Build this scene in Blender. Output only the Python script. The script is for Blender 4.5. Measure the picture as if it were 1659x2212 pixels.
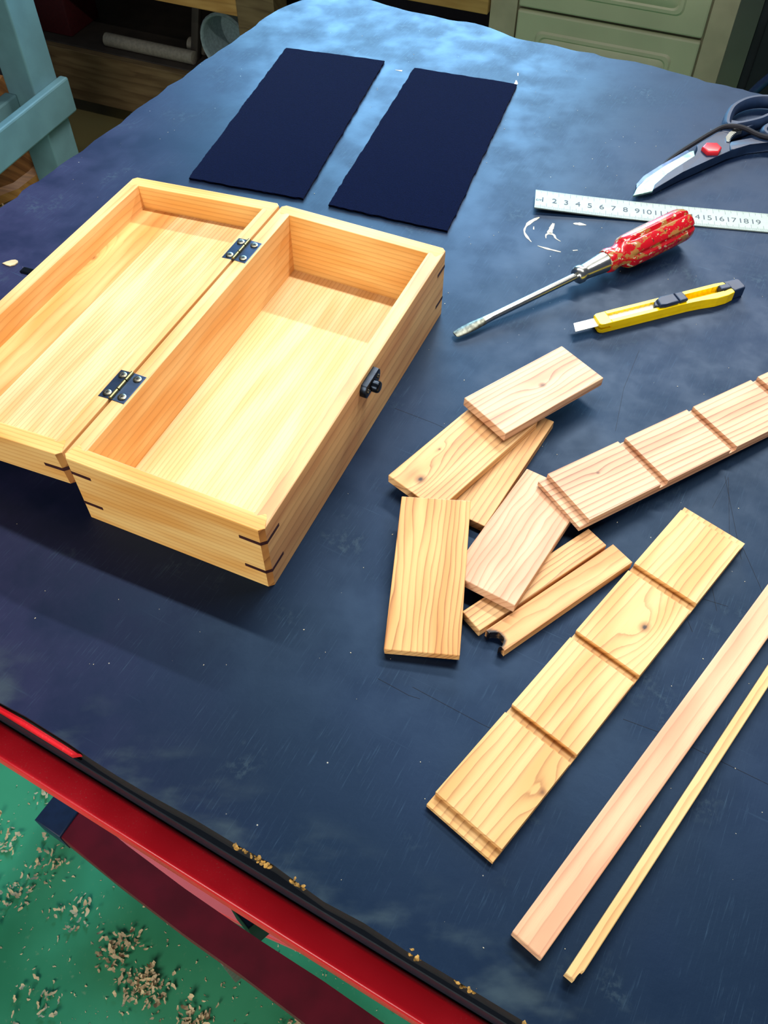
import bpy, bmesh, math, random
from mathutils import Matrix, Vector

S = bpy.context.scene
for o in list(bpy.data.objects):
    bpy.data.objects.remove(o)
COL = S.collection
TZ = 0.75                       # height of the table top above the floor (m)


def W(x, y, z=0.0):             # cm, measured from the point of the table under the camera -> world metres
    return Vector((x / 100, y / 100, TZ + z / 100))


# ------------------------------------------------------------------ camera
PITCH, ROLL = math.radians(37.02), math.radians(0.3066)
cam_d = bpy.data.cameras.new('camera')
cam_d.sensor_fit = 'AUTO'
cam_d.sensor_width = 36.0
cam_d.lens = 1888.6 / 2212 * 36.0
cam_d.clip_start = 0.02
cam = bpy.data.objects.new('camera', cam_d)
COL.objects.link(cam)
cam.matrix_world = Matrix.Translation(W(0, 0, 43.81)) @ Matrix.Rotation(PITCH, 4, 'X') @ Matrix.Rotation(ROLL, 4, 'Z')
S.camera = cam

# ------------------------------------------------------------------ world, lamps, exposure
wd = bpy.data.worlds.new('world')
S.world = wd
wd.use_nodes = True
wd.node_tree.nodes['Background'].inputs[0].default_value = (0.62, 0.72, 1.0, 1)
wd.node_tree.nodes['Background'].inputs[1].default_value = 0.1

BOX_O = Vector((-6.52, 27.35))  # near right bottom corner of the wooden box, cm
BOX_A = math.radians(66.3)
BU = Vector((math.cos(BOX_A), math.sin(BOX_A)))
BV = Vector((-BU.y, BU.x))


def lamp(name, loc, target, sx, sy, power, color, along=None):
    d = bpy.data.lights.new(name, 'AREA')
    d.shape = 'RECTANGLE'
    d.size, d.size_y = sx, sy
    d.energy = power
    d.color = color
    o = bpy.data.objects.new(name, d)
    COL.objects.link(o)
    z = (loc - target).normalized()
    x = (along - along.dot(z) * z).normalized()
    y = z.cross(x)
    m = Matrix((x, y, z)).transposed().to_4x4()
    o.matrix_world = Matrix.Translation(loc) @ m
    return o


AL = Vector((BV.x, BV.y, 0))
pa = BOX_O + BU * 39 + BV * -2
pc = BOX_O + BU * 217 + BV * -10
lamp('tube_lamp_over_table', W(pa.x, pa.y, 76), W(pa.x, pa.y, 0), 1.0, 0.03, 8.6, (1.0, 0.95, 0.88), AL)
lamp('tube_lamp_on_ceiling', W(pc.x, pc.y, 180), W(0, 60, 0), 1.2, 0.05, 64.0, (1.0, 0.95, 0.88), AL)
BG_A = math.radians(-22.0)      # the back of the room runs at this angle
lamp('lamp_behind_viewer', W(-75, -130, 55), W(-5, 30, -10), 1.2, 0.6, 26.0, (1.0, 0.95, 0.88), Vector((1, 0, 0)))
E1 = Vector((math.cos(BG_A), math.sin(BG_A)))
E2 = Vector((-E1.y, E1.x))


def BG(x, k, z):                # along the back wall, distance towards the back wall, height
    p = E1 * x + E2 * k
    return W(p.x, p.y, z)


lamp('daylight_window', BG(-92, 236, 62), BG(-92, 100, 20), 1.0, 0.75, 60.0, (0.30, 0.66, 1.0), Vector((E1.x, E1.y, 0)))

S.view_settings.view_transform = 'Standard'
S.view_settings.look = 'None'
S.view_settings.gamma = 1.0
S.view_settings.use_curve_mapping = False
S.view_settings.exposure = 0.0


# ------------------------------------------------------------------ shader helpers
class NT:
    """A small expression writer for material nodes."""

    def __init__(self, name):
        self.m = bpy.data.materials.new(name)
        self.m.use_nodes = True
        self.t = self.m.node_tree
        self.b = self.t.nodes['Principled BSDF']
        self.n = 0

    def new(self, kind):
        nd = self.t.nodes.new(kind)
        self.n += 1
        nd.location = (-200 * (self.n % 12), -160 * (self.n // 12))
        return nd

    def put(self, sock, v):
        if isinstance(v, (int, float)):
            try:
                sock.default_value = v
            except TypeError:
                sock.default_value = (v, v, v)
        elif isinstance(v, (tuple, list)):
            sock.default_value = tuple(v) + ((1,) if len(v) == 3 and len(sock.default_value) == 4 else ())
        else:
            self.t.links.new(v, sock)

    def f(self, op, a, b=0.0, c=None, clamp=False):
        nd = self.new('ShaderNodeMath')
        nd.operation = op
        nd.use_clamp = clamp
        self.put(nd.inputs[0], a)
        self.put(nd.inputs[1], b)
        if c is not None:
            self.put(nd.inputs[2], c)
        return nd.outputs[0]

    def add(self, a, b): return self.f('ADD', a, b)
    def sub(self, a, b): return self.f('SUBTRACT', a, b)
    def mul(self, a, b): return self.f('MULTIPLY', a, b)

    def xyz(self):
        tc = self.new('ShaderNodeTexCoord')
        sp = self.new('ShaderNodeSeparateXYZ')
        sc = self.new('ShaderNodeVectorMath')
        sc.operation = 'SCALE'
        sc.inputs[3].default_value = 100.0
        self.t.links.new(tc.outputs['Object'], sc.inputs[0])
        self.t.links.new(sc.outputs[0], sp.inputs[0])
        return sp.outputs

    def vec(self, x, y, z):
        nd = self.new('ShaderNodeCombineXYZ')
        for s, v in zip(nd.inputs, (x, y, z)):
            self.put(s, v)
        return nd.outputs[0]

    def noise(self, v, scale=1.0, detail=2.0, rough=0.5):
        nd = self.new('ShaderNodeTexNoise')
        nd.inputs['Scale'].default_value = scale
        nd.inputs['Detail'].default_value = detail
        nd.inputs['Roughness'].default_value = rough
        self.put(nd.inputs['Vector'], v)
        return nd.outputs[0]

    def ramp(self, v, lo, hi, a=0.0, b=1.0):
        nd = self.new('ShaderNodeMapRange')
        nd.interpolation_type = 'SMOOTHSTEP'
        self.put(nd.inputs[0], v)
        for i, q in enumerate((lo, hi, a, b)):
            nd.inputs[i + 1].default_value = q
        return nd.outputs[0]

    def mix(self, fac, a, b):
        nd = self.new('ShaderNodeMix')
        nd.data_type = 'RGBA'
        self.put(nd.inputs[0], fac)
        self.put(nd.inputs[6], a)
        self.put(nd.inputs[7], b)
        return nd.outputs[2]

    def bump(self, h, strength=0.2, dist=0.0005):
        nd = self.new('ShaderNodeBump')
        nd.inputs['Strength'].default_value = strength
        nd.inputs['Distance'].default_value = dist
        self.put(nd.inputs['Height'], h)
        self.t.links.new(nd.outputs[0], self.b.inputs['Normal'])

    def done(self, color=None, rough=0.5, metal=0.0, spec=0.5, coat=0.0):
        if color is not None:
            self.put(self.b.inputs['Base Color'], color)
        self.put(self.b.inputs['Roughness'], rough)
        self.put(self.b.inputs['Metallic'], metal)
        self.put(self.b.inputs['Specular IOR Level'], spec)
        self.put(self.b.inputs['Coat Weight'], coat)
        return self.m


def lin(r, g, b):
    c = [(v / 255) for v in (r, g, b)]
    return tuple(v / 12.92 if v <= 0.04045 else ((v + 0.055) / 1.055) ** 2.4 for v in c)


def plain(name, rgb, rough=0.5, metal=0.0, spec=0.5, var=0.15, scale=1.5, coat=0.0):
    t = NT(name)
    x, y, z = t.xyz()
    n = t.noise(t.vec(x, y, z), scale, 3)
    c = lin(*rgb)
    return t.done(t.mix(t.ramp(n, 0.3, 0.7), tuple(v * (1 - var) for v in c), tuple(min(1, v * (1 + var)) for v in c)),
                  rough, metal, spec, coat)


def wood(name, light, mid, dark, f=1.3, amp=3.0, seed=0.0, line=0.7, knots=(), stretch=0.07, rough=0.5, fine=0.25,
         cath=0.0, burn=None, end=None):
    """Ring lines along local X, bending round knots, with pores and fine fibre."""
    t = NT(name)
    x, y, z = t.xyz()
    xs = t.add(x, seed * 7.3)
    yz = t.add(y, t.mul(z, 0.75))
    n1 = t.noise(t.vec(t.mul(xs, stretch), t.mul(yz, 0.28), seed), 1.0, 3.0)
    n2 = t.noise(t.vec(t.mul(xs, 0.55), t.mul(yz, 5.0), seed + 3), 1.0, 2.0)
    r = t.add(t.mul(yz, f), t.mul(t.sub(n1, 0.5), amp * 2))
    if cath:
        r = t.add(r, t.mul(t.mul(y, y), cath))
    spot = core = None
    for kx, ky, kr, ka in knots:
        dx, dy = t.mul(t.sub(x, kx), 1 / 2.3), t.sub(y, ky)
        d2 = t.add(t.mul(dx, dx), t.mul(dy, dy))
        d = t.f('SQRT', d2)
        g = t.f('EXPONENT', t.mul(d2, -1.0 / (kr * kr * 5)))
        r = t.add(r, t.mul(g, ka))
        dx2 = t.sub(x, kx)
        dd = t.f('SQRT', t.add(t.mul(t.mul(dx2, dx2), 0.6), t.mul(dy, dy)))
        dd = t.add(dd, t.mul(t.sub(n2, 0.5), 0.35 * kr))
        s = t.ramp(dd, kr * 0.25, kr * 1.1, 1.0, 0.0)
        spot = s if spot is None else t.f('MAXIMUM', spot, s)
        q = t.ramp(dd, kr * 0.12, kr * 0.42, 1.0 if kr > 0.37 else 0.35, 0.0)
        core = q if core is None else t.f('MAXIMUM', core, q)
    r = t.add(r, t.mul(t.sub(n2, 0.5), 0.22))
    saw = t.f('FRACT', r)
    edge = t.f('MULTIPLY', t.f('POWER', saw, 4.5), t.ramp(saw, 0.93, 1.0, 1.0, 0.0))
    n3 = t.noise(t.vec(t.mul(xs, 0.12), t.mul(yz, 0.9), seed + 9), 1.0, 1.0)
    fib = t.noise(t.vec(t.mul(xs, 0.9), t.mul(yz, 26.0), seed + 5), 1.0, 2.0)
    c = t.mix(t.ramp(n3, 0.3, 0.72), light, mid)
    c = t.mix(t.mul(t.ramp(fib, 0.5, 0.75), fine), c, mid)
    k = t.f('MULTIPLY', edge, t.mul(t.ramp(n3, 0.2, 0.6, 0.6, 1.0), line * 1.3), clamp=True)
    c = t.mix(k, c, dark)
    if spot is not None:
        c = t.mix(t.mul(spot, 0.7), c, tuple(v * 0.75 for v in dark))
        c = t.mix(t.mul(core, 0.92), c, (0.012, 0.008, 0.012))
    if burn:                    # the charred bite of the scrap strip
        bx, by, br = burn
        ex, ey = t.sub(x, bx), t.sub(y, by)
        bd = t.add(t.f('SQRT', t.add(t.mul(ex, ex), t.mul(ey, ey))), t.mul(t.sub(n2, 0.5), 0.25))
        c = t.mix(t.ramp(bd, br * 1.02, br * 1.45, 1.0, 0.0), c, (0.006, 0.006, 0.01))
    t.bump(t.add(t.mul(fib, 0.6), edge), 0.12, 0.0003)
    return t.done(c, rough, 0.0, 0.35)


# ------------------------------------------------------------------ geometry helpers (cm in, metres out)
def link(o, parent=None):
    COL.objects.link(o)
    if parent is not None:
        o.parent = parent
    return o


def tag(o, label=None, cat=None, group=None, kind=None):
    for k, v in (('label', label), ('category', cat), ('group', group), ('kind', kind)):
        if v:
            o[k] = v
    return o


def empty(name, loc, rz=0.0):
    o = bpy.data.objects.new(name, None)
    o.empty_display_size = 0.02
    o.location = loc
    o.rotation_euler = (0, 0, rz)
    return link(o)


def mesh(name, bm, mats, parent=None, loc=None, rz=0.0, smooth=False, mat4=None):
    bm.normal_update()
    me = bpy.data.meshes.new(name)
    bmesh.ops.scale(bm, vec=(0.01,) * 3, verts=bm.verts)
    bm.to_mesh(me)
    bm.free()
    for m in (mats if isinstance(mats, (list, tuple)) else [mats]):
        me.materials.append(m)
    if smooth:
        for p in me.polygons:
            p.use_smooth = True
        me.set_sharp_from_angle(angle=math.radians(smooth if smooth > 1 else 40))
    o = bpy.data.objects.new(name, me)
    if mat4 is not None:
        o.matrix_basis = mat4
    else:
        o.location = loc if loc is not None else (0, 0, 0)
        o.rotation_euler = (0, 0, rz)
    return link(o, parent)


def box(bm, x0, x1, y0, y1, z0, z1, bev=0.0, mi=0):
    vs = [bm.verts.new((x, y, z)) for z in (z0, z1) for y in (y0, y1) for x in (x0, x1)]
    fs = [bm.faces.new([vs[i] for i in q]) for q in
          ((0, 2, 3, 1), (4, 5, 7, 6), (0, 1, 5, 4), (1, 3, 7, 5), (3, 2, 6, 7), (2, 0, 4, 6))]
    for f in fs:
        f.material_index = mi
    if bev:
        es = list({e for f in fs for e in f.edges})
        bmesh.ops.bevel(bm, geom=es, offset=bev, segments=2, profile=0.5, affect='EDGES', clamp_overlap=True)
    return bm


def prism(bm, pts, z0, z1, bev=0.0, segs=2, top_only=False, mi=0):
    """Vertical extrusion of a plan polygon; z0/z1 may be functions of (x, y)."""
    zf = lambda z, p: z(*p) if callable(z) else z
    a = 0
    for i in range(len(pts)):
        p, q = pts[i], pts[(i + 1) % len(pts)]
        a += p[0] * q[1] - q[0] * p[1]
    if a < 0:
        pts = pts[::-1]
    lo = [bm.verts.new((p[0], p[1], zf(z0, p))) for p in pts]
    hi = [bm.verts.new((p[0], p[1], zf(z1, p))) for p in pts]
    n = len(pts)
    ft = bm.faces.new(hi)
    fb = bm.faces.new(lo[::-1])
    fs = [bm.faces.new((lo[i], lo[(i + 1) % n], hi[(i + 1) % n], hi[i])) for i in range(n)]
    for f in fs + [ft, fb]:
        f.material_index = mi
    if bev:
        es = list(ft.edges) + ([] if top_only else list(fb.edges))
        bmesh.ops.bevel(bm, geom=es, offset=bev, segments=segs, profile=0.5, affect='EDGES', clamp_overlap=True)
    return bm


def profile(bm, pts, y0, y1):
    """Polygon in the XZ plane drawn out along Y (counter-clockwise seen from -Y)."""
    a = [bm.verts.new((p[0], y0, p[1])) for p in pts]
    b = [bm.verts.new((p[0], y1, p[1])) for p in pts]
    n = len(pts)
    bm.faces.new(a)
    bm.faces.new(b[::-1])
    for i in range(n):
        bm.faces.new((a[i], b[i], b[(i + 1) % n], a[(i + 1) % n]))
    bmesh.ops.recalc_face_normals(bm, faces=bm.faces)
    return bm


def lathe(bm, rows, n=24, mod=None, cap=True):
    """rows of (x, radius) turned round the X axis."""
    rings = []
    for x, r in rows:
        ring = []
        for i in range(n):
            a = 2 * math.pi * i / n
            rr = r * (mod(x, a) if mod else 1)
            ring.append(bm.verts.new((x, rr * math.cos(a), rr * math.sin(a))))
        rings.append(ring)
    for A, B in zip(rings, rings[1:]):
        for i in range(n):
            bm.faces.new((A[i], A[(i + 1) % n], B[(i + 1) % n], B[i]))
    if cap:
        bm.faces.new(rings[0][::-1])
        bm.faces.new(rings[-1])
    bmesh.ops.recalc_face_normals(bm, faces=bm.faces)
    return bm


def tube(bm, pts, r, n=10, closed=False, flat=1.0):
    P = [Vector(p) for p in pts]
    rings = []
    m = len(P)
    for i, p in enumerate(P):
        if closed:
            d = P[(i + 1) % m] - P[i - 1]
        else:
            d = P[min(i + 1, m - 1)] - P[max(i - 1, 0)]
        d.normalize()
        s = d.cross(Vector((0, 0, 1)))
        if s.length < 1e-4:
            s = Vector((1, 0, 0))
        s.normalize()
        u = s.cross(d)
        rr = r[i] if isinstance(r, (list, tuple)) else r
        rings.append([bm.verts.new(p + s * rr * math.cos(2 * math.pi * k / n) + u * rr * flat * math.sin(2 * math.pi * k / n))
                      for k in range(n)])
    pairs = list(zip(rings, rings[1:])) + ([(rings[-1], rings[0])] if closed else [])
    for A, B in pairs:
        for k in range(n):
            bm.faces.new((A[k], A[(k + 1) % n], B[(k + 1) % n], B[k]))
    if not closed:
        bm.faces.new(rings[0][::-1])
        bm.faces.new(rings[-1])
    bmesh.ops.recalc_face_normals(bm, faces=bm.faces)
    return bm


def smooth_path(pts, k=6, closed=False):
    P = [Vector(p) for p in pts]
    n = len(P)
    out = []
    for i in range(n if closed else n - 1):
        g = lambda j: P[j % n] if closed else P[max(0, min(n - 1, j))]
        a, b, c, d = g(i - 1), g(i), g(i + 1), g(i + 2)
        for s in range(k):
            t = s / k
            out.append(0.5 * (2 * b + (c - a) * t + (2 * a - 5 * b + 4 * c - d) * t * t + (3 * b - a - 3 * c + d) * t ** 3))
    if not closed:
        out.append(P[-1])
    return out


def strip(bm, pts, w, z):
    """Thin flat ribbon lying at height z, width w (number or one per point)."""
    P = [Vector((p[0], p[1])) for p in pts]
    prev = None
    for i, p in enumerate(P):
        d = (P[min(i + 1, len(P) - 1)] - P[max(i - 1, 0)])
        d.normalize()
        s = Vector((-d.y, d.x)) * ((w[i] if isinstance(w, (list, tuple)) else w) / 2)
        cur = (bm.verts.new((p.x - s.x, p.y - s.y, z)), bm.verts.new((p.x + s.x, p.y + s.y, z)))
        if prev:
            bm.faces.new((prev[0], cur[0], cur[1], prev[1]))
        prev = cur
    return bm


def frame(cx, cy, z, yaw, tl=0.0, tw=0.0):
    """Pose of a board: centre of its top face, heading, lengthwise and crosswise tilt (deg)."""
    ya, tl, tw = (math.radians(v) for v in (yaw, tl, tw))
    u = Vector((math.cos(ya) * math.cos(tl), math.sin(ya) * math.cos(tl), math.sin(tl)))
    v0 = Vector((-math.sin(ya), math.cos(ya), 0))
    v = v0 * math.cos(tw) + u.cross(v0) * math.sin(tw)
    m = Matrix((u, v, u.cross(v))).transposed().to_4x4()
    return Matrix.Translation(W(cx, cy, z)) @ m


# ------------------------------------------------------------------ palette
BL, BM_, BD = lin(240, 200, 140), lin(228, 168, 98), lin(180, 112, 56)          # box timber
PL, PM, PD = lin(234, 192, 134), lin(216, 162, 104), lin(134, 76, 42)           # scrap pieces
RL, RM, RD = lin(228, 188, 150), lin(208, 158, 122), lin(128, 78, 54)           # redder pieces

M_WALL = wood('box_side_wood', BL, BM_, BD, f=2.2, amp=1.6, seed=1.3, line=0.45, stretch=0.04)
M_WALL2 = wood('box_end_wood', lin(242, 200, 124), lin(228, 168, 86), lin(180, 112, 50), f=3.4, amp=0.5, seed=4.1, line=0.5, stretch=0.03)
M_BOT = wood('box_bottom_wood', lin(246, 220, 172), lin(238, 200, 142), lin(206, 148, 88), f=3.1, amp=0.7, seed=2.2, line=0.55, stretch=0.02, fine=0.2)
M_LID1 = wood('lid_plank_wood_fine', lin(244, 210, 158), lin(232, 184, 124), lin(190, 124, 74), f=3.0, amp=0.8, seed=6.2, line=0.55, stretch=0.02)
M_LID2 = wood('lid_plank_wood_plain', lin(238, 194, 130), lin(224, 162, 92), lin(184, 112, 56), f=1.1, amp=2.0, seed=8.4, line=0.4, stretch=0.05,
              knots=((19.0, 1.6, 0.35, 2.0),))
M_FRONT = wood('box_front_wood', lin(234, 192, 132), lin(212, 158, 106), lin(150, 96, 62), f=1.6, amp=1.2, seed=5.6, line=0.5, stretch=0.015, fine=0.4)
M_KEY = plain('dark_key_wood', (58, 26, 24), 0.5, var=0.3)
M_END = wood('box_corner_end_grain', lin(196, 142, 76), lin(170, 112, 56), lin(120, 72, 36), f=1.0, amp=0.5, seed=3.0, line=0.7)

M_A = wood('scrap_wood_knot', RL, RM, RD, f=2.3, amp=1.3, seed=11.0, line=0.75, knots=((0.6, -0.1, 0.3, 1.3),), stretch=0.05, cath=0.1)
M_B = wood('scrap_wood_round_knot', PL, PM, PD, f=2.3, amp=1.8, seed=12.7, line=0.75, knots=((-3.9, 0.35, 0.42, 2.2), (-1.2, 1.1, 0.12, 1.2)), stretch=0.05)
M_C = wood('scrap_wood_straight', PL, PM, PD, f=2.5, amp=1.2, seed=13.1, line=0.65, stretch=0.03)
M_D = wood('scrap_wood_wavy', RL, RM, lin(176, 112, 74), f=2.6, amp=2.8, seed=14.9, line=0.75, stretch=0.08, cath=0.12)
M_E = wood('scrap_wood_cathedral', lin(236, 190, 124), lin(220, 158, 92), lin(144, 80, 40), f=2.6, amp=3.0, seed=15.5, line=0.8, stretch=0.07, cath=-0.12)
M_F = wood('scrap_wood_strip', PL, PM, PD, f=2.6, amp=1.7, seed=16.2, line=0.8, stretch=0.06)
M_G = wood('scrap_wood_charred_strip', lin(238, 192, 132), lin(222, 158, 96), lin(172, 108, 60), f=1.8, amp=2.2, seed=17.9, line=0.6, stretch=0.1,
           burn=(-5.1, 0.05, 0.58))
M_H = wood('grooved_board_wood_pink', RL, RM, RD, f=2.5, amp=1.1, seed=18.3, line=0.85, stretch=0.04, knots=((-9.0, 0.6, 0.14, 0.5),))
M_I = wood('grooved_board_wood_gold', lin(238, 198, 136), lin(224, 172, 104), lin(156, 98, 52), f=2.2, amp=1.6, seed=19.8, line=0.65,
           knots=((3.2, -0.68, 0.4, 2.6), (-8.3, -1.9, 0.25, 1.5)), stretch=0.045)
M_J = wood('bar_wood_pink', lin(234, 194, 152), lin(222, 166, 128), lin(176, 112, 84), f=1.6, amp=0.7, seed=21.0, line=0.45, stretch=0.015, fine=0.4)
M_K = wood('strip_wood_yellow', lin(236, 200, 138), lin(224, 180, 112), lin(176, 100, 54), f=1.5, amp=0.5, seed=22.4, line=0.6, stretch=0.012)
M_SHADE = plain('bay_shaded_wood', (46, 40, 34), 0.7, var=0.3, scale=0.2)  # bay shade painted into the bottom board; the stick shares the dark tone
M_BENCH = wood('shelf_wood', lin(116, 98, 68), lin(96, 78, 52), lin(62, 46, 30), f=0.5, amp=2.0, seed=30.0, line=0.5, stretch=0.02)
M_BEAM = wood('beam_wood', lin(190, 150, 86), lin(168, 126, 66), lin(120, 84, 44), f=0.5, amp=1.5, seed=31.0, line=0.4, stretch=0.02)
M_LOG = wood('log_wood', lin(136, 96, 56), lin(110, 74, 42), lin(60, 38, 24), f=0.4, amp=2.0, seed=33.0, line=0.6, stretch=0.05)

M_BLACK = plain('black_plastic', (26, 34, 44), 0.42, var=0.1)
M_NAVYPLASTIC = plain('dark_blue_plastic', (24, 44, 74), 0.5, var=0.12)
M_BRONZE = plain('dark_hinge_metal', (62, 80, 108), 0.36, 0.9, var=0.15)
M_SCREW = plain('worn_screw_metal', (120, 118, 104), 0.35, 1.0, var=0.3, scale=6)
M_BRASS = plain('brass_pin', (128, 126, 92), 0.38, 1.0)
M_CATCH = plain('dark_catch_metal', (40, 48, 58), 0.28, 0.9, var=0.2)
M_STEEL = plain('bright_steel', (206, 210, 204), 0.24, 1.0, var=0.08)
M_SHEAR = plain('worn_shear_steel', (130, 166, 160), 0.42, 0.6, var=0.35, scale=1.6)
M_TIPSTEEL = plain('worn_tip_steel', (122, 126, 116), 0.5, 0.9, var=0.4, scale=4)
M_YELLOW = plain('yellow_plastic', (250, 214, 6), 0.32, var=0.04, spec=0.5)
M_BLADE = plain('cutter_blade', (236, 238, 226), 0.4, 0.1, var=0.04)
M_REDBTN = plain('red_pivot_plastic', (206, 40, 52), 0.35, var=0.1)
M_RED = None
M_RED_SHADED = plain('red_paint_foot_shaded', (104, 10, 28), 0.5, var=0.2, scale=0.3)  # frame red darkened: the shade on the foot bar is in its colour
M_RED_LIT = plain('red_paint_brace_lit', (246, 112, 112), 0.4, var=0.1, scale=0.1)  # frame red lightened: the light falling on the brace is painted in
M_CORD = plain('black_cord', (12, 14, 26), 0.8)
M_PAINTW = plain('dried_white_paint', (206, 200, 176), 0.7, var=0.1)
M_EDGE = plain('dark_panel_edge', (12, 13, 20), 0.7, var=0.4, scale=2)
M_CUT = plain('scratch_dark', (10, 14, 26), 0.8)
M_GREENPAINT = plain('pale_blue_green_paint', (100, 138, 146), 0.5, var=0.08, scale=0.2)
M_CREAM = plain('cream_cabinet_paint', (190, 194, 160), 0.4, var=0.05, scale=0.1)
M_CREAMTRIM = plain('cabinet_stile_paint', (178, 170, 142), 0.5, var=0.12, scale=0.15)
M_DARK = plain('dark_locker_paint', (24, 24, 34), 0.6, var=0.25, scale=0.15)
M_BACKWALL = plain('plaster_wall', (150, 146, 134), 0.8, var=0.08, scale=0.05)
M_BUCKET = plain('pale_plastic', (120, 140, 144), 0.5)
M_PIPE = plain('grey_pipe', (120, 116, 104), 0.5)
M_HOSE = plain('blue_hose', (30, 52, 96), 0.4)
M_REDBOX = plain('dark_red_paint', (70, 10, 18), 0.6)
M_CHIP = plain('shaving_wood', (216, 194, 150), 0.7, var=0.25, scale=0.4)
M_EDGECHIP = plain('raw_panel_core', (168, 128, 58), 0.8, var=0.5, scale=4)
M_INK = plain('engraved_ink', (40, 52, 70), 0.6)
M_RULER = plain('ruler_steel', (134, 150, 144), 0.45, 0.35, var=0.05)


def red_paint():
    t = NT('dusty_red_enamel')
    x, y, z = t.xyz()
    n = t.noise(t.vec(x, y, z), 0.16, 3)
    d = t.noise(t.vec(x, y, z), 9.0, 2, 0.7)
    c = t.mix(t.ramp(n, 0.35, 0.65), lin(205, 12, 28), lin(230, 22, 40))
    dust = t.mul(t.ramp(d, 0.6, 0.72), t.ramp(n, 0.35, 0.6))
    c = t.mix(t.mul(dust, 0.6), c, lin(196, 110, 104))
    return t.done(c, t.ramp(n, 0.3, 0.7, 0.25, 0.5), 0.0, 0.5)


def tabletop_paint():
    t = NT('scuffed_dark_blue_panel')
    x, y, z = t.xyz()
    p = t.vec(x, y, 0.0)
    big = t.noise(p, 0.045, 3)
    med = t.noise(p, 0.22, 4, 0.6)
    sm = t.noise(p, 2.2, 4, 0.65)
    c = t.mix(t.ramp(big, 0.38, 0.62), lin(13, 28, 49), lin(18, 31, 57))
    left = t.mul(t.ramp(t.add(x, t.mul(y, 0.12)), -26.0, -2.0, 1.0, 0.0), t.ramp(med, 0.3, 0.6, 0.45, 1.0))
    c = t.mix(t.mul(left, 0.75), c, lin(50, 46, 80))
    patch = t.mul(t.ramp(med, 0.56, 0.74), t.ramp(sm, 0.45, 0.62))
    c = t.mix(t.mul(patch, 0.35), c, lin(72, 92, 100))
    ca, sa = math.cos(math.radians(62)), math.sin(math.radians(62))
    a1 = t.add(t.mul(x, ca), t.mul(y, sa))
    b1 = t.sub(t.mul(y, ca), t.mul(x, sa))
    s1 = t.noise(t.vec(t.mul(a1, 0.5), t.mul(b1, 11.0), 0.0), 1.0, 4, 0.65)
    s2 = t.noise(t.vec(t.mul(b1, 0.16), t.mul(a1, 5.0), 4.0), 1.0, 2, 0.6)
    sc = t.mul(t.ramp(s1, 0.54, 0.74), t.ramp(med, 0.4, 0.6))
    sc2 = t.mul(t.ramp(s2, 0.66, 0.78), t.ramp(big, 0.45, 0.6))
    c = t.mix(t.f('MAXIMUM', t.mul(sc, 0.3), t.mul(sc2, 0.25)), c, lin(70, 98, 122))
    vo = t.new('ShaderNodeTexVoronoi')
    vo.inputs['Scale'].default_value = 0.55
    t.put(vo.inputs['Vector'], p)
    sp = t.mul(t.ramp(vo.outputs['Distance'], 0.012, 0.03, 1.0, 0.0), t.ramp(sm, 0.46, 0.56))
    c = t.mix(t.mul(sp, 0.85), c, lin(206, 206, 190))
    # chalky rubbed border along the near edge
    e = t.add(t.mul(x, 0.483), t.mul(y, 0.876))
    rub = t.mul(t.ramp(e, 8.2, 11.5, 1.0, 0.0), t.ramp(t.noise(t.vec(t.mul(x, 0.5), t.mul(y, 1.0), 0), 0.5, 4), 0.45, 0.7))
    c = t.mix(t.mul(rub, 0.5), c, lin(72, 88, 92))
    r = t.ramp(med, 0.3, 0.7, 0.42, 0.58)
    t.bump(t.add(sm, t.mul(s1, 0.5)), 0.12, 0.0004)
    t.b.inputs['Specular Tint'].default_value = (0.33, 0.60, 1.0, 1)
    return t.done(c, r, 0.0, 0.34)


def floor_paint():
    t = NT('worn_green_floor_paint')
    x, y, z = t.xyz()
    p = t.vec(x, y, 0.0)
    n = t.noise(p, 0.05, 4)
    s = t.noise(p, 1.1, 4, 0.65)
    c = t.mix(t.ramp(n, 0.35, 0.65), lin(44, 134, 90), lin(64, 162, 116))
    c = t.mix(t.mul(t.ramp(s, 0.6, 0.75), 0.5), c, lin(140, 172, 130))
    far = t.ramp(t.add(y, t.mul(x, -0.4)), 150.0, 205.0)
    c = t.mix(t.mul(far, 0.85), c, lin(150, 124, 74))
    return t.done(c, 0.45, 0.0, 0.5)


M_RED = red_paint()
M_TABLE = tabletop_paint()
M_FLOOR = floor_paint()


def felt_mat():
    t = NT('navy_felt')
    x, y, z = t.xyz()
    n = t.noise(t.vec(x, y, z), 12.0, 3, 0.7)
    c = t.mix(t.ramp(n, 0.3, 0.7), lin(2, 9, 34), lin(5, 15, 48))
    t.bump(n, 0.5, 0.001)
    t.b.inputs['Sheen Weight'].default_value = 0.03
    return t.done(c, 1.0, 0.0, 0.02)


M_FELT = felt_mat()


def handle_mat():
    t = NT('chipped_red_lacquer')
    x, y, z = t.xyz()
    n = t.noise(t.vec(t.mul(x, 0.55), y, z), 1.5, 4, 0.62)
    n2 = t.noise(t.vec(t.mul(x, 0.8), y, z), 2.4, 3, 0.6)
    c = t.mix(t.ramp(n, 0.52, 0.56), lin(186, 14, 30), lin(164, 116, 62))
    c = t.mix(t.ramp(n2, 0.61, 0.64), c, lin(206, 200, 170))
    n3 = t.noise(t.vec(x, y, z), 3.5, 2)
    c = t.mix(t.mul(t.ramp(n3, 0.66, 0.7), 0.8), c, lin(50, 44, 36))
    return t.done(c, 0.25, 0.0, 0.5, 0.4)


M_HANDLE = handle_mat()

# ------------------------------------------------------------------ the setting
bm = bmesh.new()
box(bm, -330, 260, -160, 330, -3, 0)
tag(mesh('floor', bm, M_FLOOR, loc=(0, 0, 0)), kind='structure')
# back wall with a window opening, in the wall's own frame
WALL = BG(0, 240, 0)
WALL.z = 0


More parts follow.
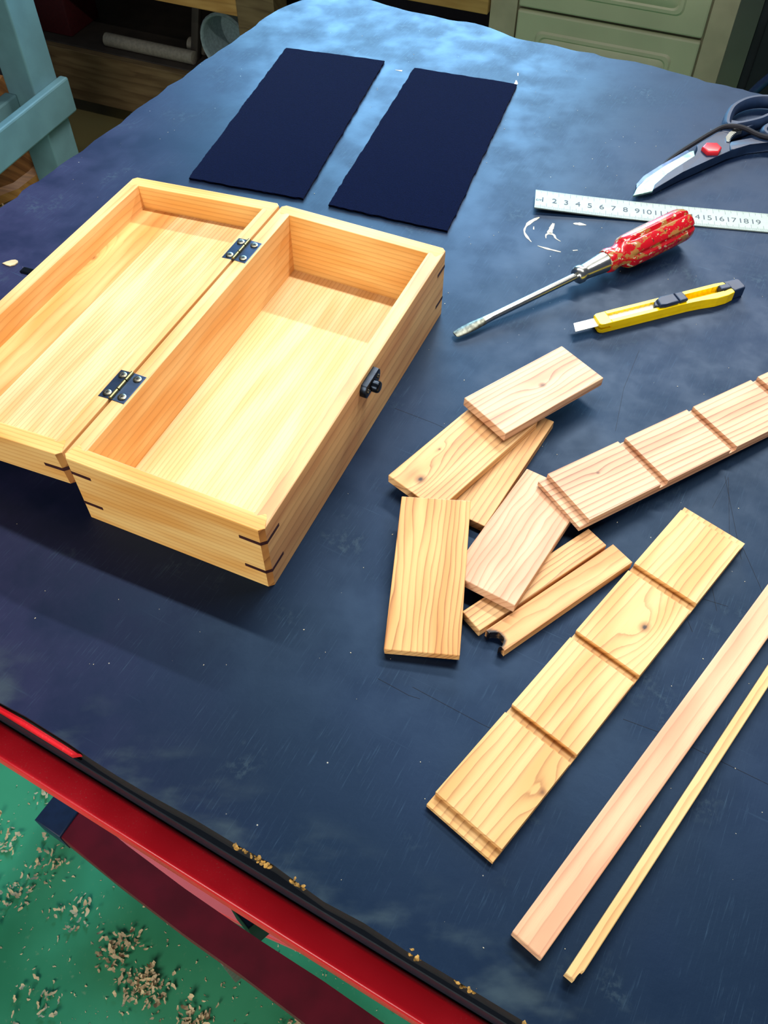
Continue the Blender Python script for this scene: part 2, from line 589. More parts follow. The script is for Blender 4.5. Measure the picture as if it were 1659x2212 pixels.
def wall_piece(name, x0, x1, z0, z1, y0=0.0, y1=10.0, mat=M_BACKWALL, bev=0.0, parent=None):
    b = bmesh.new()
    box(b, x0, x1, y0, y1, z0, z1, bev)
    return b


bm = bmesh.new()
for x0, x1, z0, z1 in ((-300, -146, 0, 250), (-38, 160, 0, 250), (-146, -38, 0, 96), (-146, -38, 180, 250)):
    box(bm, x0, x1, 0, 10, z0, z1)
tag(mesh('wall_back', bm, M_BACKWALL, loc=WALL, rz=BG_A), kind='structure')
bm = bmesh.new()
for x0, x1, z0, z1 in ((-146, -142, 96, 180), (-42, -38, 96, 180), (-142, -42, 96, 100), (-142, -42, 176, 180), (-94, -90, 100, 176)):
    box(bm, x0, x1, 1, 7, z0, z1, 0.3)
tag(mesh('window_1', bm, M_CREAMTRIM, loc=WALL, rz=BG_A), kind='structure')

# ------------------------------------------------------------------ workbench
rng = random.Random(5)
left_edge = [(-48.9, 35.6), (-32.73, 65.15), (-29.49, 70.83), (-25.94, 77.3), (-23.87, 81.3), (-20.04, 88.24), (-17.61, 92.92),
             (-16.32, 94.75), (-13.84, 99.65), (-12.06, 102.67), (-9.77, 104.9)]
far_edge = [(-7.5, 106.1), (-4.5, 106.2), (-1.84, 105.09), (4.26, 101.62), (7.76, 100.12), (11.19, 98.64), (13.76, 96.02), (17.73, 94.62), (22.16, 92.26),
            (27.12, 90.27), (31.26, 87.94), (33.02, 86.85), (37.5, 84.55), (62, 71)]
near_edge = [(62, -24.4), (6.05, 5.34), (4.17, 6.37), (1.21, 7.96), (-0.83, 9.18), (-2.72, 10.09), (-5.24, 11.75), (-7.22, 12.74), (-9.27, 13.87),
             (-11.39, 14.92), (-13.56, 16.07), (-16.42, 17.78), (-19.05, 19.28), (-20.61, 20.04)]


def rough_line(pts, amp, step=0.9):
    out = []
    for p, q in zip(pts, pts[1:]):
        d = Vector(q) - Vector(p)
        n = max(1, int(d.length / step))
        nn = Vector((-d.y, d.x)).normalized()
        for i in range(n):
            s = Vector(p) + d * (i / n) + nn * rng.gauss(0, amp) * (0 if i == 0 else 1)
            out.append((s.x, s.y))
    return out


outline = (rough_line(near_edge + [left_edge[0]], 0.03, 1.2) + rough_line(left_edge + [far_edge[0]], 0.12) + rough_line(far_edge, 0.2, 0.8) + [far_edge[-1]])
bench = tag(empty('workbench', W(0, 0, -75)), 'dark blue scuffed panel workbench on a red steel frame, everything lies on it', 'workbench')
bm = bmesh.new()
prism(bm, outline, -1.5, 0.0, 0.1, 2)
bm.normal_update()
for f_ in bm.faces:
    f_.material_index = 1 if f_.normal.z < 0.5 else 0
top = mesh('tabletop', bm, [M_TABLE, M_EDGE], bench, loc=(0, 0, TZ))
tag(top, 'dark blue panel top with chipped edges')

ED = Vector((0.876, -0.483))    # along the near edge
EN = Vector((-0.483, -0.876))   # outward from it
E0 = Vector((-20.61, 20.04))


def edge_pt(s, o):
    p = E0 + ED * s + EN * o
    return (p.x, p.y)


bm = bmesh.new()
a, b2 = edge_pt(-32, 0), edge_pt(62, 0)
for (o0, o1, z0, z1, bv) in ((0.3, 1.95, -4.7, -3.0, 0.28),):
    prism(bm, [edge_pt(-32, o0), edge_pt(62, o0), edge_pt(62, o1), edge_pt(-32, o1)], z0, z1, bv, 3)
mesh('front_rail', bm, M_RED, bench, loc=(0, 0, TZ), smooth=True)
bm = bmesh.new()
prism(bm, [edge_pt(-32, 0.02), edge_pt(5.6, 0.05), edge_pt(5.2, 0.36), edge_pt(-32, 0.36)], -0.6, -0.2, 0.05)
mesh('side_flange', bm, M_RED, bench, loc=(0, 0, TZ))
bm = bmesh.new()
prism(bm, [edge_pt(-32, -0.4), edge_pt(5.2, -0.4), edge_pt(5.2, 0.1), edge_pt(-32, 0.1)], -4.4, -1.5)
mesh('frame_bar', bm, M_BLACK, bench, loc=(0, 0, TZ))
bm = bmesh.new()
prism(bm, [edge_pt(-28, -2.0), edge_pt(60, -2.0), edge_pt(60, 0.25), edge_pt(-28, 0.25)], -4.4, -1.5, 0.05)
mesh('frame_bar', bm, M_BLACK, bench, loc=(0, 0, TZ))
# sloping brace plate under the rail
bm = bmesh.new()
v = [(x * 1.529, y * 1.529, -66) for x, y in ((-24.0, 21.3), (-15.2, 16.9), (-10.0, 14.6), (-1.3, 11.2), (6.0, 8.2), (8.0, 14.0), (-20.0, 27.0))]
hi = [bm.verts.new(p) for p in v]
lo = [bm.verts.new((p[0], p[1], p[2] - 1.2)) for p in v]
bm.faces.new(hi)
bm.faces.new(lo[::-1])
for i in range(7):
    bm.faces.new((lo[i], lo[(i + 1) % 7], hi[(i + 1) % 7], hi[i]))
bmesh.ops.recalc_face_normals(bm, faces=bm.faces)
bmesh.ops.bevel(bm, geom=list(bm.edges), offset=0.15, segments=2, affect='EDGES', clamp_overlap=True)
mesh('brace_plate', bm, M_RED_LIT, bench, loc=(0, 0, TZ))
for px, py in ((-40, 44), (-6, 92), (50, 66), (20.5, -6.2)):
    bm = bmesh.new()
    box(bm, px - 2, px + 2, py - 2, py + 2, -75, -4.7 if py < 0 else -1.5, 0.2)
    mesh('leg', bm, M_RED, bench, loc=(0, 0, TZ))
# foot lying on the floor, with its plastic caps
k = (43.81 + 40) / (43.81 + 68)
lowp = [(-40.45, 33.3), (-32.31, 27.9), (-23.05, 22.02), (-16.11, 17.92), (-8.41, 13.03), (6.0, 4.0), (30, -11.5)]
upp = [(-38.4, 37.01), (-31.36, 31.99), (-23.77, 27.14), (-14.32, 21.56), (-6.55, 17.25), (8.5, 8.2), (32.6, -7.2)]
bm = bmesh.new()
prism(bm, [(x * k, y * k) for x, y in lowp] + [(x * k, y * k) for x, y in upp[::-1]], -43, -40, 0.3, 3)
foot = mesh('foot_bar', bm, M_RED_SHADED, bench, loc=(0, 0, TZ), smooth=True)
cap = [(-43.93, 35.23), (-40.2, 33.0), (-38.1, 37.2), (-41.98, 38.71)]
bm = bmesh.new()
prism(bm, [(x * k, y * k) for x, y in cap], -43.3, -39.8, 0.2, 3)
mesh('end_cap', bm, M_NAVYPLASTIC, foot, smooth=True)
bm = bmesh.new()
prism(bm, [(-15.3, 15.7), (-14.4, 16.3), (-13.3, 15.3), (-14.2, 14.6)], -52, -43.0, 0.15)
mesh('rubber_pad', bm, M_PIPE, foot)
bm = bmesh.new()
prism(bm, [(-14.4, 19.9), (-12.9, 20.6), (-10.6, 19.0), (-12.2, 17.6)], -50, -43, 0.15)
mesh('rubber_pad', bm, M_BLACK, foot)
# chrome lever end under the rail
bm = bmesh.new()
tube(bm, [(-1.15, 7.95, -5.0), (-1.05, 7.9, -5.0), (-0.85, 7.8, -5.0), (-0.2, 7.42, -5.0), (0.1, 7.26, -5.0)],
     [0.05, 0.14, 0.2, 0.2, 0.15], 12)
mesh('lever_pin', bm, M_STEEL, bench, loc=(0, 0, TZ), smooth=True)
# raw core showing where the near edge is chipped
bm = bmesh.new()
for s0, s1 in ((15.3, 17.6), (18.6, 19.6), (27.3, 28.6), (30.6, 31.3), (24.9, 25.6)):
    for _ in range(int((s1 - s0) * 16)):
        c = edge_pt(rng.uniform(s0, s1), rng.gauss(-0.02, 0.06))
        r = rng.uniform(0.05, 0.13)
        m = Matrix.Translation((c[0], c[1], rng.uniform(-0.2, 0.0))) @ Matrix.Rotation(rng.uniform(0, 6), 4, 'Z') @ Matrix.Diagonal((r * 1.5, r, r * 0.5, 1))
        bmesh.ops.create_icosphere(bm, subdivisions=1, radius=1.0, matrix=m)
tag(mesh('chipped_core', bm, M_EDGECHIP, bench, loc=(0, 0, TZ)), kind='stuff')


# knife cuts and dried paint on the table top
def cut(pts, w=0.016):
    b = bmesh.new()
    strip(b, pts, w, 0.012)
    mesh('knife_cut', b, M_CUT, top)


for pts in ([(0.7, 42.0), (3.4, 40.6), (6.3, 38.8)], [(1.6, 21.1), (5.2, 19.0), (9.0, 17.0)], [(12.8, 19.3), (15.0, 18.4), (20.0, 15.6)],
            [(21.6, 29.6), (21.9, 33.5), (22.1, 36.1)], [(20.7, 33.5), (22.3, 36.0), (21.0, 30.0)], [(9.5, 30.9), (15.5, 28.0), (20.0, 26.3)],
            [(17.6, 24.6), (17.3, 26.6), (17.8, 28.6), (18.3, 32.0)], [(19.3, 26.0), (19.4, 28.0), (19.7, 29.6)],
            [(-0.3, 21.6), (1.4, 20.6), (2.0, 20.4)], [(22.6, 24.0), (22.2, 28.0), (21.9, 30.4)],
            [(15.6, 40.0), (16.8, 44.0), (18.6, 48.0)]):
    cut(pts)


def dab(pts, w):
    b = bmesh.new()
    q = smooth_path([(p[0], p[1], 0) for p in pts], 4)
    ws = []
    for i in range(len(q)):
        f = i / 4
        j = min(int(f), len(w) - 2)
        ws.append(1.35 * (w[j] + (w[j + 1] - w[j]) * (f - j)) * (1 + 0.25 * rng.uniform(-1, 1)))
    strip(b, q, ws, 0.014)
    mesh('paint_mark', b, M_PAINTW, top)


dab([(12.95, 64.2), (12.2, 63.6), (11.7, 62.9), (11.5, 62.2), (11.65, 61.5), (11.95, 60.8)], [0.08, 0.28, 0.14, 0.1, 0.16, 0.03])
dab([(14.05, 63.35), (13.8, 62.7), (13.55, 62.0)], [0.14, 0.24, 0.3])
dab([(13.2, 61.3), (13.25, 61.75), (13.55, 61.95), (13.9, 61.75), (14.0, 61.3), (14.35, 60.9)], [0.04, 0.12, 0.16, 0.12, 0.1, 0.03])
dab([(15.7, 63.35), (16.2, 63.3), (16.75, 63.15)], [0.06, 0.32, 0.05])
dab([(12.4, 60.3), (13.2, 59.9), (14.2, 59.5)], [0.03, 0.14, 0.06])
dab([(12.3, 62.5), (12.35, 62.9)], [0.1, 0.04])
dab([(15.2, 59.7), (15.6, 59.75)], [0.08, 0.05])
dab([(13.0, 87.2), (12.9, 86.5), (12.5, 86.2), (11.9, 86.1)], [0.1, 0.25, 0.4, 0.1])
dab([(13.3, 88.7), (13.25, 88.1)], [0.08, 0.05])
dab([(9.5, 45.6), (9.9, 45.65), (10.4, 45.7)], [0.05, 0.12, 0.03])
dab([(0.9, 89.2), (1.6, 89.0)], [0.04, 0.2])

# ------------------------------------------------------------------ wooden box
H, L, WD, TH = 5.65, 27.05, 13.08, 1.05
HL, WL, GAP, DROOP = 2.58, 13.25, 0.2, math.radians(5.09)
wbox = tag(empty('wooden_box', W(BOX_O.x, BOX_O.y, 0), BOX_A),
           'pale timber box lying open with its shallow lid folded back, dark hinges and corner keys', 'box')


def walls(parent, Lx, Wy, h, names, mats, z0=0.0, mat4=None, front=None):
    """Two long sides (along x) coped against two short ends; plan polygons share their seams."""
    T = TH
    seam = [(0.28, 0.0), (0.9, 0.28), (1.2, 0.32), (1.2, 0.5), (0.85, 0.76), (0.85, T)]
    end = [(0.0, 0.28)] + seam + [(T, T)]

    def put(name, pts, mat, fx, fy):
        q = [((Lx - x) if fx else x, (Wy - y) if fy else y) for x, y in pts]
        b = bmesh.new()
        prism(b, q, z0, h, 0.05, 2)
        return b

    for fx in (False, True):
        pts = [(0.0, 0.28)] + seam + [(T, T)] + [(T, Wy - T)] + [(x, Wy - y) for x, y in seam[::-1]] + [(0.0, Wy - 0.28)]
        b = put(names[1], pts, mats[1], fx, False)
        b.normal_update()
        for f in b.faces:
            c_ = f.calc_center_median()
            if 0.55 < abs(f.normal.x) < 0.85 and 0.55 < abs(f.normal.y) < 0.85 and (c_.x < 0.3 or c_.x > Lx - 0.3):
                f.material_index = 1
        # run the grain of the ends along their own length
        me = mesh(names[1], b, (mats[1], M_END), parent, mat4=Matrix.Identity(4) if mat4 is None else mat4)
        turn(me)
    for fy in (False, True):
        pts = seam + [(Lx - x, y) for x, y in seam[::-1]]
        b = put(names[0], pts, mats[0], False, fy)
        mesh(names[0], b, front if (front and not fy) else mats[0], parent, mat4=Matrix.Identity(4) if mat4 is None else mat4)


def turn(o):
    """Give a mesh a local X axis along its parent's Y (so its grain runs that way) without moving it."""
    r = Matrix.Rotation(math.radians(-90), 4, 'Z')
    o.data.transform(r)
    o.matrix_basis = o.matrix_basis @ r.inverted()


walls(wbox, L, WD, H, ('long_side', 'end_panel'), (M_WALL, M_WALL2), front=M_FRONT)
bm = bmesh.new()
box(bm, TH - 0.1, L - TH + 0.1, TH - 0.1, WD - TH + 0.1, 0.12, 0.8)
mesh('bottom_panel', bm, M_BOT, wbox)


def keys(parent, Lx, Wy, zs, mat4):
    for z in zs:
        for fx in (0, 1):
            for fy in (0, 1):
                e = 0.02
                p = [(-e, 0.28 - e), (0.28 - e, -e), (1.62, -e), (1.5, 0.12), (0.12, 1.5), (-e, 1.62)]
                q = [((Lx - x) if fx else x, (Wy - y) if fy else y) for x, y in p]
                b = bmesh.new()
                prism(b, q, z - 0.13, z + 0.13)
                mesh('corner_key', b, M_KEY, parent, mat4=mat4)


keys(wbox, L, WD, (1.6, 4.4), Matrix.Identity(4))
# the lid: its own frame, y outward from the hinge line, z up, hanging slightly below level
LM = Matrix.Translation((0, (WD + GAP) / 100, H / 100)) @ Matrix.Rotation(-DROOP, 4, 'X')
bm = bmesh.new()
box(bm, TH - 0.1, L - TH + 0.1, TH - 0.1, WL - TH + 0.1, -HL + 0.1, -HL + 0.4)
lid = mesh('lid', bm, M_WALL, wbox, mat4=LM)
tag(lid, 'shallow lid laid open')
I4 = Matrix.Identity(4)
walls(lid, L, WL, 0.0, ('lid_side', 'lid_end'), (M_WALL, M_WALL2), z0=-HL)
for y0, y1, m in ((TH - 0.05, 6.2, M_LID1), (6.22, 8.9, M_LID1), (8.92, WL - TH + 0.05, M_LID2)):
    bm = bmesh.new()
    box(bm, TH - 0.05, L - TH + 0.05, y0, y1, -HL + 0.4, -HL + 0.66)
    c = bm
    o = mesh('lid_plank', c, m, lid)
    if m is M_LID2:
        o.location.y += (y0 + y1) / 200
        o.data.transform(Matrix.Translation((0, -(y0 + y1) / 200, 0)))
keys(lid, L, WL, (-HL / 2,), I4)


def screw_mesh(r=0.26):
    b = bmesh.new()
    lathe(b, [(0, r), (0.05, r), (0.085, r * 0.75), (0.09, 0.12)], 16)
    bmesh.ops.rotate(b, verts=b.verts, matrix=Matrix.Rotation(math.radians(-90), 3, 'Y'))
    return b


def screw(parent, x, y, z, name='screw', r=0.27, rot=None):
    b = screw_mesh(r)
    if rot is not None:
        bmesh.ops.rotate(b, verts=b.verts, matrix=rot)
    bmesh.ops.translate(b, verts=b.verts, vec=(x, y, z))
    for dx, dy in ((0.13, 0.03), (0.03, 0.13)):
        c = bmesh.new()
        box(c, -dx, dx, -dy, dy, 0.088, 0.1)
        if rot is not None:
            bmesh.ops.rotate(c, verts=c.verts, matrix=rot)
        bmesh.ops.translate(c, verts=c.verts, vec=(x, y, z))
        for f in c.faces:
            f.material_index = 1
        me = bpy.data.meshes.new('t')
        c.to_mesh(me)
        c.free()
        n0 = len(b.faces)
        b.from_mesh(me)
        bpy.data.meshes.remove(me)
    return mesh(name, b, [M_SCREW, M_BLACK], parent, smooth=True)


for s0, s1 in ((19.75, 22.2), (4.95, 7.45)):
    mid = WD + GAP / 2
    b = bmesh.new()
    box(b, s0, s1, mid - 0.98, mid, H - 0.04, H + 0.03, 0.02)      # leaf on the box
    n = len(b.verts)
    box(b, s0, s1, mid, mid + 0.92, H - 0.05, H + 0.02, 0.02)      # leaf on the lid
    b.verts.ensure_lookup_table()
    for vtx in b.verts[n:]:
        vtx.co.z -= (vtx.co.y - mid) * math.tan(DROOP)
    h = mesh('hinge', b, M_BRONZE, wbox)
    b = bmesh.new()
    w = (s1 - s0) / 3
    for i in range(3):
        lathe(b, [(s0 + i * w + 0.03, 0.09), (s0 + i * w + 0.05, 0.13), (s0 + (i + 1) * w - 0.05, 0.13), (s0 + (i + 1) * w - 0.03, 0.09)], 14)
    bmesh.ops.translate(b, verts=b.verts, vec=(0, mid, H + 0.08))
    mesh('hinge_knuckle', b, M_BRASS, h, smooth=True)
    for x in (s0 + 0.42, s1 - 0.42):
        screw(h, x, mid - 0.58, H + 0.03)
        screw(h, x, mid + 0.5, H - 0.02)

# catch on the front long side (local y = 0 face)
cs = empty('tmp', (0, 0, 0))
bpy.data.objects.remove(cs)
b = bmesh.new()
pts = [(12.35, 4.55), (12.6, 4.25), (14.4, 4.25), (14.65, 4.55), (14.65, 5.0), (14.4, 5.3), (12.6, 5.3), (12.35, 5.0)]
prism(b, [(x, z) for x, z in pts], 0.0, 0.42, 0.1, 2, top_only=True)
bmesh.ops.rotate(b, verts=b.verts, matrix=Matrix.Rotation(math.radians(90), 3, 'X'))
catch = mesh('catch_plate', b, M_CATCH, wbox, smooth=True)
b = bmesh.new()
lathe(b, [(0.3, 0.4), (0.75, 0.4), (0.86, 0.34), (0.9, 0.24)], 20)
bmesh.ops.rotate(b, verts=b.verts, matrix=Matrix.Rotation(math.radians(-90), 3, 'Z'))
bmesh.ops.translate(b, verts=b.verts, vec=(13.5, 0, 4.6))
mesh('catch_knob', b, M_CATCH, catch, smooth=True)
RX = Matrix.Rotation(math.radians(90), 3, 'X')
for x in (12.75, 14.25):
    screw(catch, x, -0.4, 4.78, r=0.16, rot=RX)
# hook on the outer face of the lid
b = bmesh.new()
box(b, 12.9, 16.3, WL, WL + 0.3, -1.6, -0.3, 0.08)
clasp = mesh('clasp_plate', b, M_CATCH, lid)
b = bmesh.new()
box(b, 14.2, 14.8, WL + 0.1, WL + 1.45, -0.62, -0.38, 0.08)
mesh('clasp_hook', b, M_CATCH, clasp)
for x in (13.3, 15.9):
    b = screw_mesh(0.2)
    bmesh.ops.rotate(b, verts=b.verts, matrix=Matrix.Rotation(math.radians(-90), 3, 'X'))
    bmesh.ops.translate(b, verts=b.verts, vec=(x, WL + 0.29, -0.55))
    mesh('screw', b, M_SCREW, clasp, smooth=True)

# ------------------------------------------------------------------ felt
for quad, lab in (([(-17.27, 69.48), (-7.06, 66.44), (-0.18, 90.72), (-10.46, 93.38)], 'dark navy felt rectangle behind the open lid of the box'),
                  ([(-4.88, 65.58), (5.13, 61.96), (12.97, 86.07), (2.83, 89.31)], 'dark navy felt rectangle behind the box tray, nearer the ruler')):
    pts = rough_line([Vector(p) for p in quad] + [Vector(quad[0])], 0.04, 0.35)
    cx, cy = sum(p[0] for p in quad) / 4, sum(p[1] for p in quad) / 4
    b = bmesh.new()
    prism(b, [(x - cx, y - cy) for x, y in pts], 0.0, 0.2, 0.05, 1)
    tag(mesh('felt_sheet', b, M_FELT, loc=W(cx, cy, 0.005)), lab, 'felt', 'felt sheets cut for lining the box')


# ------------------------------------------------------------------ boards and offcuts
def plank(name, label, cat, pose, Lx, Wy, T, mat, group=None, bev=0.05):
    b = bmesh.new()
    box(b, -Lx / 2, Lx / 2, -Wy / 2, Wy / 2, -T, 0, bev)
    return tag(mesh(name, b, mat, mat4=frame(*pose)), label, cat, group)


GS = 'offcut pieces in the loose pile'
plank('wood_offcut', 'pinkish rectangular offcut with a small knot in its middle, topmost and farthest of the pile', 'wood block',
      (10.08, 42.03, 2.02, 37.4, -2.2, -0.6), 9.03, 4.06, 0.68, M_A, GS)
plank('wood_offcut', 'golden offcut with a round knot near its end, lying under the pinkish knotted offcut', 'wood block',
      (5.18, 37.25, 1.33, 47.2, 0.0, 0.0), 10.1, 4.1, 0.66, M_B, GS)
plank('wood_offcut', 'pale offcut mostly covered by the golden round-knot offcut, only a wedge of it showing', 'wood block',
      (7.02, 36.9, 0.66, 59.2, 0.0, 0.0), 10.2, 4.1, 0.66, M_C, GS)
plank('wood_offcut', 'pinkish wavy-grained offcut in the middle, end of the grooved board resting on it', 'wood block',
      (8.26, 30.71, 1.1, 57.75, -3.2, -0.8), 9.9, 4.16, 0.66, M_D, GS)
plank('wood_offcut', 'upright golden offcut with curving grain, leaning nearest the box front', 'wood block',
      (2.63, 27.70, 1.36, 83.9, 7.0, -2.5), 9.95, 4.2, 0.66, M_E, GS)
plank('wood_strip', 'narrow offcut strip lying under the pinkish wavy offcut', 'wood strip',
      (8.94, 27.80, 0.67, 36.4), 9.95, 1.55, 0.67, M_F)
# strip with a charred bite out of its near end
b = bmesh.new()
pts = [(-5.0, -0.8), (5.0, -0.8), (5.0, 0.8), (-5.0, 0.8), (-4.95, 0.52)]
for i in range(9):
    a = math.radians(100 - i * 25)
    r = 0.5 + (0.06 if i % 2 else 0.0)
    pts.append((-5.06 + r * math.cos(a) * 1.15, 0.03 + r * math.sin(a)))
pts.append((-4.96, -0.42))
prism(b, pts, -0.66, 0.0, 0.03, 1)
tag(mesh('wood_strip', b, M_G, mat4=frame(10.25, 26.59, 0.67, 36.4)), 'narrow offcut strip with a charred bite out of its near end', 'wood strip')


def grooved(pose, mat, label, T=0.7, Lx=25.0, Wy=4.15):
    d = 0.36
    h = Lx / 2
    cuts = [(-6.13, -5.52), (-0.13, 0.45), (5.85, 6.53)]
    pts = [(-h, -T), (h, -T), (h, -d), (h - 0.64, -d), (h - 0.64, 0)]
    for a, c in cuts[::-1]:
        pts += [(c, 0), (c, -d), (a, -d), (a, 0)]
    pts += [(-h + 0.66, 0), (-h + 0.66, -d), (-h, -d)]
    b = bmesh.new()
    profile(b, pts, -Wy / 2, Wy / 2)
    # subdivide nothing: the long faces stay planar polygons
    return tag(mesh('grooved_board', b, mat, mat4=frame(*pose)), label, 'wood board', 'grooved divider boards')


grooved((12.06, 22.55, 0.71, 48.35, 0, 0), M_I, 'golden board with cross grooves and a dark knot, lying flat on the table')
ya = math.radians(30.9)
grooved((10.72 + 12.5 * math.cos(ya), 32.75 + 12.5 * math.sin(ya), 1.64 - 12.5 * math.sin(math.radians(2.1)), 30.9, -2.1, 0), M_H,
        'pinkish board with cross grooves, one end resting on the offcut pile')
ya = math.radians(48.65)
nx, ny = -math.sin(ya), math.cos(ya)
mx, my = (5.9 + 7.17) / 2, (8.68 + 7.62) / 2
b = bmesh.new()
box(b, -14, 14, -0.83, 0.83, -0.65, 0, 0.06)
tag(mesh('wood_bar', b, M_J, mat4=frame(mx + 14 * math.cos(ya), my + 14 * math.sin(ya), 0.66, 48.65)),
    'long pinkish flat bar, the wider of the two bars beside the gold grooved board', 'wood bar')
ya = math.radians(49.6)
nx, ny = -math.sin(ya), math.cos(ya)
b = bmesh.new()
prism(b, [(0, 0), (0, -0.45), (0.585, -0.45), (0.585, -0.59), (28, -0.59), (28, 0)], -0.7, 0.0, 0.04, 1)
bmesh.ops.translate(b, verts=b.verts, vec=(-14, 0.3, 0))
tag(mesh('wood_bar', b, M_K, mat4=frame(8.14 + 14 * math.cos(ya) - 0.3 * nx, 7.03 + 14 * math.sin(ya) - 0.3 * ny, 0.71, 49.6)),
    'thin yellow square bar with a notched end, slimmer bar nearest the front', 'wood bar')
# small chips
b = bmesh.new()
prism(b, [(-0.62, 0.02), (-0.3, 0.22), (0.05, 0.4), (0.35, 0.42), (0.58, 0.28), (0.62, 0.05), (0.45, -0.22), (0.1, -0.36), (-0.25, -0.22)], 0.0,
      lambda x, y: 0.09 + 0.05 * x, 0.02, 1)
tag(mesh('wood_chip', b, M_CHIP, loc=W(-29.9, 57.6, 0.005)), 'teardrop pale wood chip on the table left of the box lid', 'wood chip')

# ------------------------------------------------------------------ steel ruler, its zero end sprung up a little
RA = -0.1457
ruler_m = Matrix.Translation(W(12.55, 64.97, 0.0)) @ Matrix.Rotation(RA, 4, 'Z')


def sag(x):
    return 0.02 + 0.34 * max(0.0, 1 - x / 13.0) ** 2


b = bmesh.new()
n = 40
rows = []
for i in range(n + 1):
    x = 31.0 * i / n
    rows.append([b.verts.new((x, y, sag(x) + z)) for y, z in ((0, 0), (2.6, 0), (2.6, 0.1), (0, 0.1))])
for A, B in zip(rows, rows[1:]):
    for j in range(4):
        b.faces.new((A[j], B[j], B[(j + 1) % 4], A[(j + 1) % 4]))
b.faces.new(rows[0])
b.faces.new(rows[-1][::-1])
bmesh.ops.recalc_face_normals(b, faces=b.faces)
ruler = tag(mesh('steel_ruler', b, M_RULER, mat4=ruler_m), 'thin steel ruler with centimetre numbers under the red screwdriver handle', 'ruler')
b = bmesh.new()


def tick(x, y0, y1, w):
    z = sag(x) + 0.104
    b.faces.new([b.verts.new(p) for p in ((x - w, y0, z), (x + w, y0, z), (x + w, y1, z), (x - w, y1, z))])


for i in range(1, 300):
    x = i * 0.1
    tick(x, 0.02, 0.8 if i % 10 == 0 else 0.55 if i % 5 == 0 else 0.36, 0.012)
    if i % 5 == 0:
        tick(x, 2.58, 1.95 if i % 10 == 0 else 2.2, 0.012)
    tick(x, 2.58, 2.42, 0.009)
tag(mesh('graduation', b, M_INK, ruler), kind='stuff')


def numeral(txt, x, y, size):
    cu = bpy.data.curves.new('numeral', 'FONT')
    cu.body = txt
    cu.size = size / 100
    cu.align_x = 'RIGHT'
    cu.offset = 0.0
    to = bpy.data.objects.new('numeral', cu)
    COL.objects.link(to)
    bpy.context.view_layer.update()
    me = bpy.data.meshes.new_from_object(to.evaluated_get(bpy.context.evaluated_depsgraph_get()))
    bpy.data.objects.remove(to)
    me.materials.clear()
    me.materials.append(M_INK)
    o = bpy.data.objects.new('numeral', me)
    o.location = (x / 100, y / 100, (sag(x - 0.3) + 0.106) / 100)
    o.rotation_euler = (0, -math.atan((sag(x) - sag(x - 0.6)) / 0.6), 0)
    link(o, ruler)


for k_ in range(1, 20):
    numeral(str(k_), k_ - 0.12, 0.95, 0.92)
numeral('cm', 0.66, 1.02, 0.5)

# ------------------------------------------------------------------ screwdriver
tip, butt = Vector((5.15, 49.2, 0.28)), Vector((24.15, 61.05, 1.74))
d = (butt - tip)
Ls = d.length
yaw, pit = math.atan2(d.y, d.x), math.asin(d.z / Ls)
sd = tag(empty('screwdriver', W(tip.x, tip.y, 0)), 'old flat screwdriver with a chipped red paint-spattered wooden handle', 'screwdriver')
SM = Matrix.Translation((0, 0, tip.z / 100)) @ Matrix.Rotation(yaw, 4, 'Z') @ Matrix.Rotation(-pit, 4, 'Y')
b = bmesh.new()
rows = [(0.0, 0.26), (0.12, 0.36), (0.9, 0.44), (1.7, 0.42), (2.6, 0.33), (3.4, 0.28), (11.4, 0.28)]
lathe(b, rows, 20)
for vtx in b.verts:
    if vtx.co.x < 3.3:
        tt = max(0.0, min(1.0, vtx.co.x / 3.3))
        vtx.co.z *= 0.22 + 0.78 * tt ** 1.3
        vtx.co.y *= 1.0
for f in b.faces:
    if f.calc_center_median().x < 2.3:
        f.material_index = 1
mesh('shaft', b, [M_STEEL, M_TIPSTEEL], sd, mat4=SM, smooth=True)
b = bmesh.new()
lathe(b, [(11.2, 0.3), (11.25, 0.56), (11.4, 0.68), (11.75, 0.7), (11.95, 0.6), (12.1, 0.6), (12.6, 0.64), (13.6, 0.74), (14.2, 0.8), (14.25, 0.5)], 28)
mesh('ferrule', b, M_STEEL, sd, mat4=SM, smooth=True)


def flute(x, a):
    if x < 15.9:
        return 1.0
    w = min(1.0, (x - 15.9) / 0.5)
    g = max(0.0, math.cos(6 * (a + 0.35)))
    return 1.0 - w * 0.17 * g ** 6


b = bmesh.new()
hr = [(14.1, 0.55), (14.15, 0.88), (14.45, 0.97), (14.8, 0.9), (15.2, 0.84), (15.6, 0.93), (15.85, 1.13), (16.1, 1.27), (16.6, 1.34), (18, 1.36), (20, 1.36),
      (21.6, 1.34), (22.0, 1.28), (22.3, 1.15), (22.45, 0.9), (22.5, 0.5)]
lathe(b, hr, 72, flute)
mesh('handle', b, M_HANDLE, sd, mat4=SM, smooth=True)

